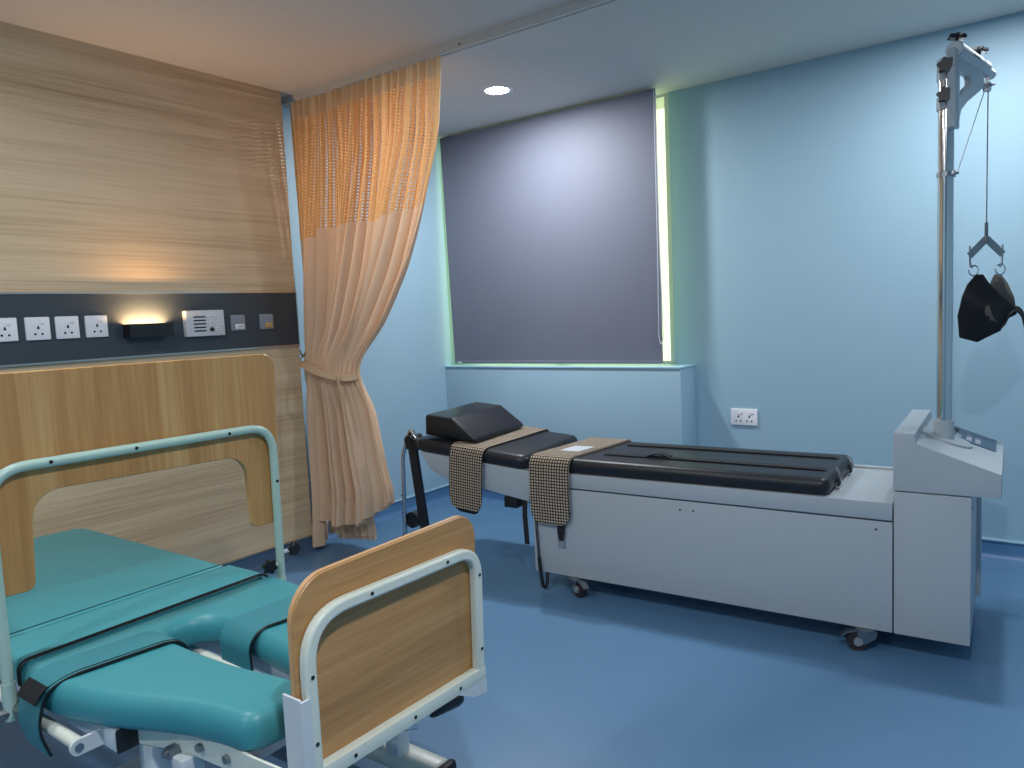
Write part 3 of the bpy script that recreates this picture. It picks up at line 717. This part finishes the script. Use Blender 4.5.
# casters
def caster(x, y, lever=True, rot=0):
    def R(p): c_, s_ = math.cos(rot), math.sin(rot); return V(x+p[0]*c_-p[1]*s_, y+p[0]*s_+p[1]*c_, p[2])
    bm = bmesh.new(); cyl(bm, R((0, 0, .082)), R((0, 0, .074)), .034, n=20)
    for s in (-1, 1):
        a = [R((px, s*.019, pz)) for px, pz in ((-.034, .076), (.034, .076), (.028, .05), (.045, .026), (.03, .018), (.0, .03), (-.03, .05))]
        b = [R((px, s*.015, pz)) for px, pz in ((-.034, .076), (.034, .076), (.028, .05), (.045, .026), (.03, .018), (.0, .03), (-.03, .05))]
        A_ = [bm.verts.new(p) for p in a]; B_ = [bm.verts.new(p) for p in b]; bm.faces.new(A_); bm.faces.new(B_[::-1])
        for k in range(len(A_)): bm.faces.new((A_[k], A_[(k+1) % len(A_)], B_[(k+1) % len(A_)], B_[k]))
    c = obj('caster', bm, 'steel', TB)
    bm = bmesh.new(); cyl(bm, R((.028, -.013, .036)), R((.028, .013, .036)), .036, n=28); obj('wheel', bm, 'rubber', c)
    bm = bmesh.new(); cyl(bm, R((.028, -.022, .036)), R((.028, .022, .036)), .015, n=16); obj('hub', bm, 'greyplastic', c)
    if lever:
        bm = bmesh.new(); tube(bm, [R((.02, 0, .076)), R((.062, 0, .068)), R((.085, 0, .052))], 0, flat=(.030, .005, V(0, 0, 1))); obj('brake_lever', bm, 'steel', c)
caster(1.380, .008, True, PI+.35); caster(.205, .008, True, -.5); caster(1.355, .50, True, .2); caster(.20, .50, True, 2.6)

# pillow wedge (top-level)
bm = bmesh.new()
prism(bm, roundpoly([(-.650, .620), (-.650, .712), (-.640, .724), (-.480, .724), (-.340, .642), (-.332, .620)], [.008, .01, .01, .018, .012, .01], 4), 1, .035, .465, bev=.012, seg=3)
bmesh.ops.transform(bm, matrix=TBm @ Rh, verts=bm.verts)
pl_ = TBm @ (Rh @ V(-.5, .24, .61))
o = obj('wedge_pillow', bm, 'vinyl_pillow', None, off=pl_); o.location = pl_
tag(o, 'black vinyl wedge pillow lying on the head end of the traction table', 'pillow')

# checked cloth belts (top-level)
def belt(label, xc, width, ztop, zlow, y_far, group, tiltm=None, tail=.0, label_patch=None, name='checked_belt', skew=0):
    zt_ = ztop+.005
    path = arcpath([(xc+skew, y_far+.012, ztop-.05), (xc+skew, y_far, zt_), (xc+skew*.5, .25, zt_), (xc, .035, zt_), (xc, -.006, zt_-.004), (xc-.004, -.019, zt_-.040), (xc-.006, -.0205, (ztop+zlow)/2), (xc-.004, -.0195, zlow)], [.03, .05, .03, .02, .03, .05], 7)
    tail = [path[-2].lerp(path[-1], k/14) for k in range(1, 15)] if (path[-2]-path[-1]).length > .03 else [path[-1]]
    path = path[:-1]+tail
    bm = bmesh.new(); ribbon(bm, path, (1, 0, 0), width, .007, nw=10, taper=.07, wave=.0004)
    M_ = TBm @ tiltm if tiltm else TBm
    bmesh.ops.transform(bm, matrix=M_, verts=bm.verts); loc = M_ @ V(xc, .2, ztop)
    root = thing(name, label, 'belt', loc, 0, group)
    obj('cloth', bm, 'tweed', root, off=loc)
    def add(nm, bm, m):
        bmesh.ops.transform(bm, matrix=M_, verts=bm.verts); return obj(nm, bm, m, root, off=loc)
    bm = bmesh.new(); ribbon(bm, path[:-1]+[V(xc-.004, -.011, zlow-.008)], (1, 0, 0), width-.004, .003, nw=10, taper=.05)
    bmesh.ops.translate(bm, vec=(0, .0, 0), verts=[]); 
    return root, add
BG = 'checked belts draped over the traction table'
tz = Matrix.Translation((0, 0, 0))
b1, add1 = belt('brown checked cloth belt draped over the head pad next to the wedge pillow', -.352, .190, .606, .300, .535, BG, Rh, skew=.03)
bm = bmesh.new(); ribbon(bm, arcpath([(-.352, -.012, .33), (-.354, -.012, .30), (-.352, -.010, .283)], .01), (1, 0, 0), .145, .004, nw=8, taper=.04); add1('backing', bm, 'web')
b2, add2 = belt('brown checked cloth belt with white label draped over the table where the two pads meet', .108, .200, .612, .315, .52, BG, None, skew=.05)
bm = bmesh.new(); ribbon(bm, arcpath([(.150, -.010, .36), (.151, -.012, .30), (.149, -.012, .245)], .02), (1, 0, 0), .036, .005, nw=3, taper=.016); add2('tail_strap', bm, 'web')
bm = bmesh.new(); ribbon(bm, [(.147, -.006, .27), (.147, -.006, .210)], (1, 0, 0), .034, .002, nw=1); add2('clear_tab', bm, 'greyplastic')
bm = bmesh.new(); ribbon(bm, [(.148, .245, .6225), (.138, .165, .6225), (.134, .12, .6222)], (1, 0, 0), .10, .002, nw=1); add2('sewn_label', bm, 'label')

# ================================================================== TEAL TREATMENT BED
BO = V(-1.95, .99, 0)
BD = thing('treatment_bed', 'teal padded treatment bed with wooden arch board, foot board and steel frame', 'bed', BO)
def bobj(name, bm, m, par=BD, **k): return obj(name, bm, m, par, off=BO, **k)
ZM = .50; TK = .072
# head and middle cushions
bm = bmesh.new(); prism(bm, roundpoly([(-3.14, .685), (-2.132, .672), (-2.140, 1.322), (-3.10, 1.315)], [.06, .012, .012, .06], 5), 2, ZM-TK, ZM, bev=.018, seg=4); bobj('head_cushion', bm, 'teal')
bm = bmesh.new(); prism(bm, roundpoly([(-2.128, .672), (-1.936, .655), (-1.952, 1.338), (-2.137, 1.332)], [.01, .03, .03, .01], 5), 2, ZM-TK, ZM+.001, bev=.014, seg=4); bobj('seat_cushion', bm, 'teal')
bm = bmesh.new()
for xo in (0, .012): tube(bm, arcpath([(-1.942+xo, .652, ZM-.055), (-1.942+xo, .652, ZM-.012), (-1.942+xo, .668, ZM+.002), (-1.955+xo, 1.320, ZM+.002), (-1.955+xo, 1.341, ZM-.012), (-1.955+xo, 1.343, ZM-.05)], [.02, .02, .02, .02]), .0024, n=6)
bobj('black_piping', bm, 'black')
# leg cushion: U shape
near_out = [(-1.925, .655), (-1.80, .642), (-1.68, .660), (-1.58, .692), (-1.48, .737), (-1.40, .765), (-1.32, .780), (-1.245, .787)]
inner_near = [(-1.225, .962), (-1.27, .960), (-1.34, .955), (-1.42, .942), (-1.50, .930), (-1.60, .925), (-1.70, .925), (-1.775, .928)]
inner_far = [(-1.815, .955), (-1.825, .985), (-1.818, 1.025), (-1.78, 1.058), (-1.70, 1.060), (-1.60, 1.050), (-1.50, 1.040), (-1.40, 1.032), (-1.30, 1.024), (-1.225, 1.020)]
far_out = [(-1.235, 1.205), (-1.30, 1.222), (-1.42, 1.240), (-1.52, 1.27), (-1.62, 1.305), (-1.74, 1.335), (-1.85, 1.348), (-1.94, 1.342)]
U = near_out+inner_near+inner_far+far_out
rd = [0]*len(U); rd[0] = .02; rd[7] = .055; rd[8] = .04; rd[len(near_out+inner_near+inner_far)-1] = .03; rd[len(near_out+inner_near+inner_far)] = .05; rd[-1] = .02
pts = roundpoly(U, rd, 6)
# subdivide smoothly (Chaikin once)
def chaikin(P):
    out = []
    for i in range(len(P)):
        a = Vector(P[i]); b = Vector(P[(i+1) % len(P)]); out.append(tuple(a*.75+b*.25)); out.append(tuple(a*.25+b*.75))
    return out
pts = chaikin(pts)
def cushion_poly(pts, z0, z1, prof):
    """rounded cushion by insetting the outline ring by ring"""
    Q = []
    for p in pts:
        if not Q or (Vector(p)-Q[-1]).length > .002: Q.append(Vector(p))
    if (Q[0]-Q[-1]).length < .002: Q.pop()
    bm = bmesh.new(); P = Q; n_ = len(P)
    area = sum(P[i].x*P[(i+1) % n_].y-P[(i+1) % n_].x*P[i].y for i in range(n_)); sg = 1 if area > 0 else -1
    nr = []
    for i in range(n_):
        t = (P[(i+1) % n_]-P[i-1]).normalized(); nr.append(Vector((-t.y, t.x))*sg)
    rings = []
    for ins, z in prof: rings.append([bm.verts.new((*(P[i]+nr[i]*ins), z)) for i in range(n_)])
    for A, B in zip(rings, rings[1:]):
        for k in range(n_): bm.faces.new((A[k], A[(k+1) % n_], B[(k+1) % n_], B[k]))
    for R_ in (rings[0], rings[-1]):
        res = delaunay_2d_cdt([Vector((v.co.x, v.co.y)) for v in R_], [], [list(range(n_))], 1, 1e-7)
        z_ = R_[0].co.z; nv = [R_[o_[0]] if o_ else bm.verts.new((p.x, p.y, z_)) for p, o_ in zip(res[0], res[3])]
        for t_ in res[2]:
            try: bm.faces.new([nv[i] for i in t_])
            except ValueError: pass
    return bm
prof = [(.006, ZM-TK), (.0, ZM-TK+.010), (.0, ZM-.040)]+[(.028*(1-math.cos(a)), ZM-.040+.040*math.sin(a)) for a in [PI/2*k/6 for k in range(1, 7)]]
bobj('leg_cushion', cushion_poly(pts, 0, 0, prof), 'teal', angle=1.2)
# teal straps
def bstrap(path, wdir, width, rad=.03):
    bm = bmesh.new(); ribbon(bm, arcpath(path, rad, 7), wdir, width, .006, nw=5); return bm
sA = [(-1.775, .945, ZM-.06), (-1.775, .935, ZM-.01), (-1.775, .90, ZM+.005), (-1.80, .685, ZM+.005), (-1.815, .636, ZM-.018), (-1.825, .620, ZM-.10), (-1.825, .640, ZM-.165)]
st = bobj('leg_strap', bstrap(sA, (1, -.02, 0), .108, [.02, .025, .04, .03, .03]), 'teal_strap')
bm = bmesh.new(); tube(bm, [Vector(p)+V(.056, 0, .001) for p in arcpath(sA, [.02, .025, .04, .03, .03], 7)], .003, n=6); bobj('strap_piping', bm, 'black', st)
bm = bmesh.new(); tube(bm, [Vector(p)+V(.046, 0, .0035) for p in arcpath(sA[:5], [.02, .025, .04], 7)], .0015, n=5); bobj('strap_stitching', bm, 'black', st)
bm = bmesh.new(); ribbon(bm, [(-1.795, .640, ZM-.002), (-1.805, .626, ZM-.020), (-1.812, .6185, ZM-.040)], (1, 0, 0), .090, .003, nw=2); bobj('velcro_patch', bm, 'web', st)
sB = [(-1.66, 1.035, ZM-.125), (-1.66, 1.030, ZM-.03), (-1.655, 1.06, ZM+.004), (-1.64, 1.13, ZM+.006), (-1.64, 1.29, ZM+.006), (-1.64, 1.335, ZM-.02), (-1.64, 1.345, ZM-.09)]
st = bobj('leg_strap', bstrap(sB, (1, -.02, 0), .125, [.03, .03, .03, .04, .03]), 'teal_strap')
bm = bmesh.new(); tube(bm, [Vector(p)+V(.064, 0, .001) for p in arcpath(sB, [.03, .03, .03, .04, .03], 7)], .003, n=6); bobj('strap_piping', bm, 'black', st)
# frame tubes
def beam(name, x0, x1, y0, y1, z0, z1, m='white_metal', par=BD): return bobj(name, box(x0, x1, y0, y1, z0, z1, bev=.004), m, par)
f1 = beam('frame_tube', -3.00, -1.585, .695, .745, .372, .422); beam('end_cap', -1.585, -1.578, .694, .746, .371, .423, 'black', f1)
f2 = beam('frame_tube', -3.00, -1.22, 1.085, 1.130, .372, .422)
f3 = beam('frame_tube', -3.00, -1.30, 1.235, 1.285, .372, .422)
f4 = beam('foot_cross_tube', -1.345, -1.300, .808, 1.30, .372, .422); beam('end_cap', -1.346, -1.299, .801, .808, .371, .423, 'black', f4)
for xx in (-3.0, -2.15, -1.90): beam('cross_tube', xx-.02, xx+.02, .745, 1.235, .374, .420)
bm = bmesh.new(); cyl(bm, (-2.30, .650, .395), (-1.645, .650, .395), .014, n=16); bobj('side_bar', bm, 'cream_metal')
bm = bmesh.new(); prism(bm, roundpoly([(.628, .378), (.700, .378), (.700, .412), (.628, .412)], [.017, 0, 0, .017], 5), 0, -1.645, -1.637); lug = bobj('bar_lug', bm, 'white_metal')
bm = bmesh.new(); cyl(bm, (-1.637, .645, .395), (-1.634, .645, .395), .009, n=14); bobj('rivet', bm, 'steel', lug)
bm = bmesh.new(); cyl(bm, (-2.0, 1.035, .395), (-1.25, 1.035, .395), .012, n=16); bobj('side_bar', bm, 'cream_metal')
# curved support plates beneath the leg cushion
def curved_plate(poly, z0, z1, th):
    bm = bmesh.new(); tube(bm, [(x, y, (z0+z1)/2) for x, y in poly], 0, flat=(th, z1-z0, V(0, 0, 1))); return bm
cp = [(-1.60, .735), (-1.52, .760), (-1.44, .780), (-1.34, .788), (-1.24, .790), (-1.16, .795)]
pl = bobj('support_plate', curved_plate(cp, .375, .428, .006), 'cream_metal')
for x, y in ((-1.405, .778), (-1.32, .785), (-1.22, .787)):
    bm = bmesh.new(); cyl(bm, (x, y-.008, .402), (x, y+.0, .402), .009, n=12); bobj('bolt', bm, 'steel', pl)
cpf = [(x, 1.985-y) for x, y in cp]; bobj('support_plate', curved_plate(cpf, .375, .428, .006), 'cream_metal')
bm = bmesh.new(); cyl(bm, (-1.48, .745, .380), (-1.48, .768, .380), .014, n=6); cyl(bm, (-1.48, .738, .380), (-1.48, .77, .380), .008, n=12); bobj('pivot_bolt', bm, 'steel')
beam('pivot_block', -1.475, -1.43, .75, .80, .335, .375)
# posts and base
beam('post', -1.595, -1.540, .745, .80, .10, .372)
beam('post', -1.43, -1.385, 1.30, 1.345, .105, .36); beam('post', -2.60, -2.545, 1.30, 1.345, .105, .372)
beam('post_plate', -1.44, -1.372, 1.235, 1.300, .335, .372)
for yy in (.745, 1.350):
    bm = bmesh.new(); bx(bm, -3.0 if yy > 1 else -2.0, -1.275, yy-.03, yy+.03, .045, .105, bev=.012, seg=3); b = bobj('base_beam', bm, 'cream_metal')
    bm = bmesh.new(); bx(bm, -1.277, -1.250, yy-.034, yy+.034, .040, .110, bev=.014, seg=3); bobj('end_cap', bm, 'black', b)
    for xx in (-1.42, -2.92 if yy > 1 else -1.94):
        bm = bmesh.new(); cyl(bm, (xx, yy, 0), (xx, yy, .012), .026, n=18); cyl(bm, (xx, yy, .01), (xx, yy, .05), .009, n=12); bobj('foot', bm, 'black', b)
beam('base_cross', -2.02, -1.94, .76, 1.33, .055, .095)
for s_y in (1.238, ): 
    bm = bmesh.new(); cyl(bm, (-1.372, 1.262, .352), (-1.362, 1.262, .352), .012, n=10); bobj('bolt', bm, 'steel')
    bm = bmesh.new(); cyl(bm, (-1.372, 1.288, .356), (-1.364, 1.288, .356), .008, n=10); bobj('bolt', bm, 'steel')
# crank handle by the foot board
bm = bmesh.new(); cyl(bm, (-1.36, 1.215, .285), (-1.24, 1.215, .285), .008, n=12); cyl(bm, (-1.262, 1.205, .285), (-1.238, 1.23, .285), .015, n=14)
cyl(bm, (-1.25, 1.215, .287), (-1.25, 1.30, .280), .008, n=12); ch = bobj('crank_handle', bm, 'chrome')
bm = bmesh.new(); tube(bm, [(-1.25, 1.287, .2810), (-1.25, 1.295, .281), (-1.25, 1.33, .278), (-1.25, 1.385, .270), (-1.25, 1.400, .268), (-1.25, 1.406, .267)], [.012, .018, .021, .021, .017, .010], n=18); bobj('grip', bm, 'black', ch)
# wooden arch board with tube
XA = -1.962
outer = roundpoly([(.612, .65), (.612, 1.170), (1.428, 1.170), (1.418, .65)], [.012, .045, .045, .02], 6)
o_l = [(.612, .655), (.602, 1.170), (1.432, 1.166), (1.412, .645), (1.312, .645), (1.304, .868), (.728, .882), (.716, .650)]
bm = bmesh.new(); prism(bm, roundpoly(o_l, [.015, .045, .045, .02, .02, .065, .065, .02], 7), 0, XA-.018, XA, bev=.002, seg=1)
arch = bobj('arch_board', bm, 'staves')
bm = bmesh.new(); RA = .0125; XT = XA+RA+.003
tube(bm, arcpath([(XT, .632, .385), (XT, .634, .952), (XT, 1.392, .946), (XT, 1.386, .40)], [.085, .085], 10), RA, n=16); tb_ = bobj('arch_tube', bm, 'mint')
for y_, z_ in ((.765, .956), (.97, .954), (1.24, .950), (.634, .84), (1.389, .78)):
    bm = bmesh.new(); cyl(bm, (XT+RA-.004, y_, z_-.004), (XT+RA+.0015, y_, z_-.004), .0045, n=10); bobj('screw', bm, 'dark', tb_)
for y_, z1_ in ((.632, .46), (1.386, .47)):
    bm = bmesh.new(); cyl(bm, (XT, y_, .372), (XT, y_, z1_), .0150, n=16); bobj('leg_sleeve', bm, 'mint', tb_)
for (ya, yb, z_) in ((1.376, 1.345, .517), (1.400, 1.440, .548)):
    bm = bmesh.new(); cyl(bm, (XT, ya, z_), (XT, yb, z_), .006, n=10); k_ = bobj('knob_stem', bm, 'white_metal', tb_)
    bm = bmesh.new(); sgn = 1 if yb > ya else -1; star(bm, (XT-.006, yb-sgn*.004, z_), (1, .3*sgn, 0), .022, .018); bobj('star_knob', bm, 'black', tb_)
bm = bmesh.new(); cyl(bm, (XT-.03, .650, .395), (XT+.04, .650, .395), .021, n=18); cyl(bm, (XT, .600, .39), (XT, .67, .39), .013, n=14); bobj('bar_clamp', bm, 'steel', tb_)
bm = bmesh.new(); cyl(bm, (XT-.0, 1.40, .30), (XT, 1.40, .355), .0145, n=14); bx(bm, XT-.02, XT+.02, 1.28, 1.42, .33, .375, bev=.003); bobj('arch_bracket', bm, 'white_metal', tb_)
bm = bmesh.new(); bx(bm, XT-.02, XT+.02, .655, .70, .35, .375, bev=.003); bobj('arch_bracket', bm, 'white_metal', tb_)
# foot board
XF = -1.135
bm = bmesh.new(); prism(bm, roundpoly([(.819, .385), (.826, .777), (1.362, .785), (1.352, .395)], [.0, .085, .06, .0], 8), 0, XF-.018, XF, bev=.002, seg=1)
fb = bobj('foot_board', bm, 'board')
bm = bmesh.new(); prism(bm, roundpoly([(.8175, .383), (.8245, .7785), (1.3635, .7865), (1.3535, .393)], [.0, .086, .061, .0], 8), 0, XF-.0145, XF-.0035); bobj('edge_band', bm, 'edge', fb)
Rr = .0125; XQ = XF+Rr
loop = roundpoly([(.842, .372), (.838, .708), (1.342, .716), (1.336, .392)], [.0, .085, .055, .0], 8)
bm = bmesh.new()
pth = [(XQ, p[0], p[1]) for p in loop]
# open path bottom-near -> up -> over -> down, flat section
tube(bm, pth, 0, flat=(.025, .030, V(1, 0, 0))) if False else None
tube(bm, arcpath([(XQ, .842, .375), (XQ, .842, .708), (XQ, 1.342, .700), (XQ, 1.332, .385)], [.10, .07], 10), 0, flat=(.026, .024, V(1, 0, 0)))
o = bobj('foot_frame', bm, 'cream_metal', bevel=.006)
bm = bmesh.new(); prism(bm, [(.828, .387), (.828, .417), (1.346, .410), (1.346, .380)], 0, XQ-.0125, XQ+.0125, bev=.003, seg=2); bobj('frame_rail', bm, 'cream_metal', o)
for y_, z_ in ((1.00, .708), (1.23, .704), (.842, .60), (.842, .47), (1.340, .64), (1.335, .46)):
    bm = bmesh.new(); cyl(bm, (XQ+.011, y_, z_-.002), (XQ+.0135, y_, z_-.002), .004, n=10); bobj('screw', bm, 'dark', o)
for y_ in (.93, 1.10, 1.25):
    zz = .402-(y_-.828)/.522*.007; bm = bmesh.new(); cyl(bm, (XQ+.0115, y_, zz), (XQ+.014, y_, zz), .004, n=10); bobj('screw', bm, 'dark', o)
bm = bmesh.new(); bx(bm, XF-.030, XQ+.008, .812, .817, .31, .565); bx(bm, XQ+.008, XQ+.013, .812, .834, .31, .562); bobj('foot_bracket', bm, 'white_metal', o, bevel=.001)
bm = bmesh.new(); prism(bm, [(1.24, .384), (1.347, .384), (1.347, .345), (1.30, .352)], 0, XQ-.014, XQ+.012); bobj('foot_bracket', bm, 'white_metal', o, smooth=False)
beam('foot_strut', -1.30, XF-.018, .80, .84, .345, .385); beam('foot_strut', -1.30, XF-.018, 1.24, 1.28, .355, .39)
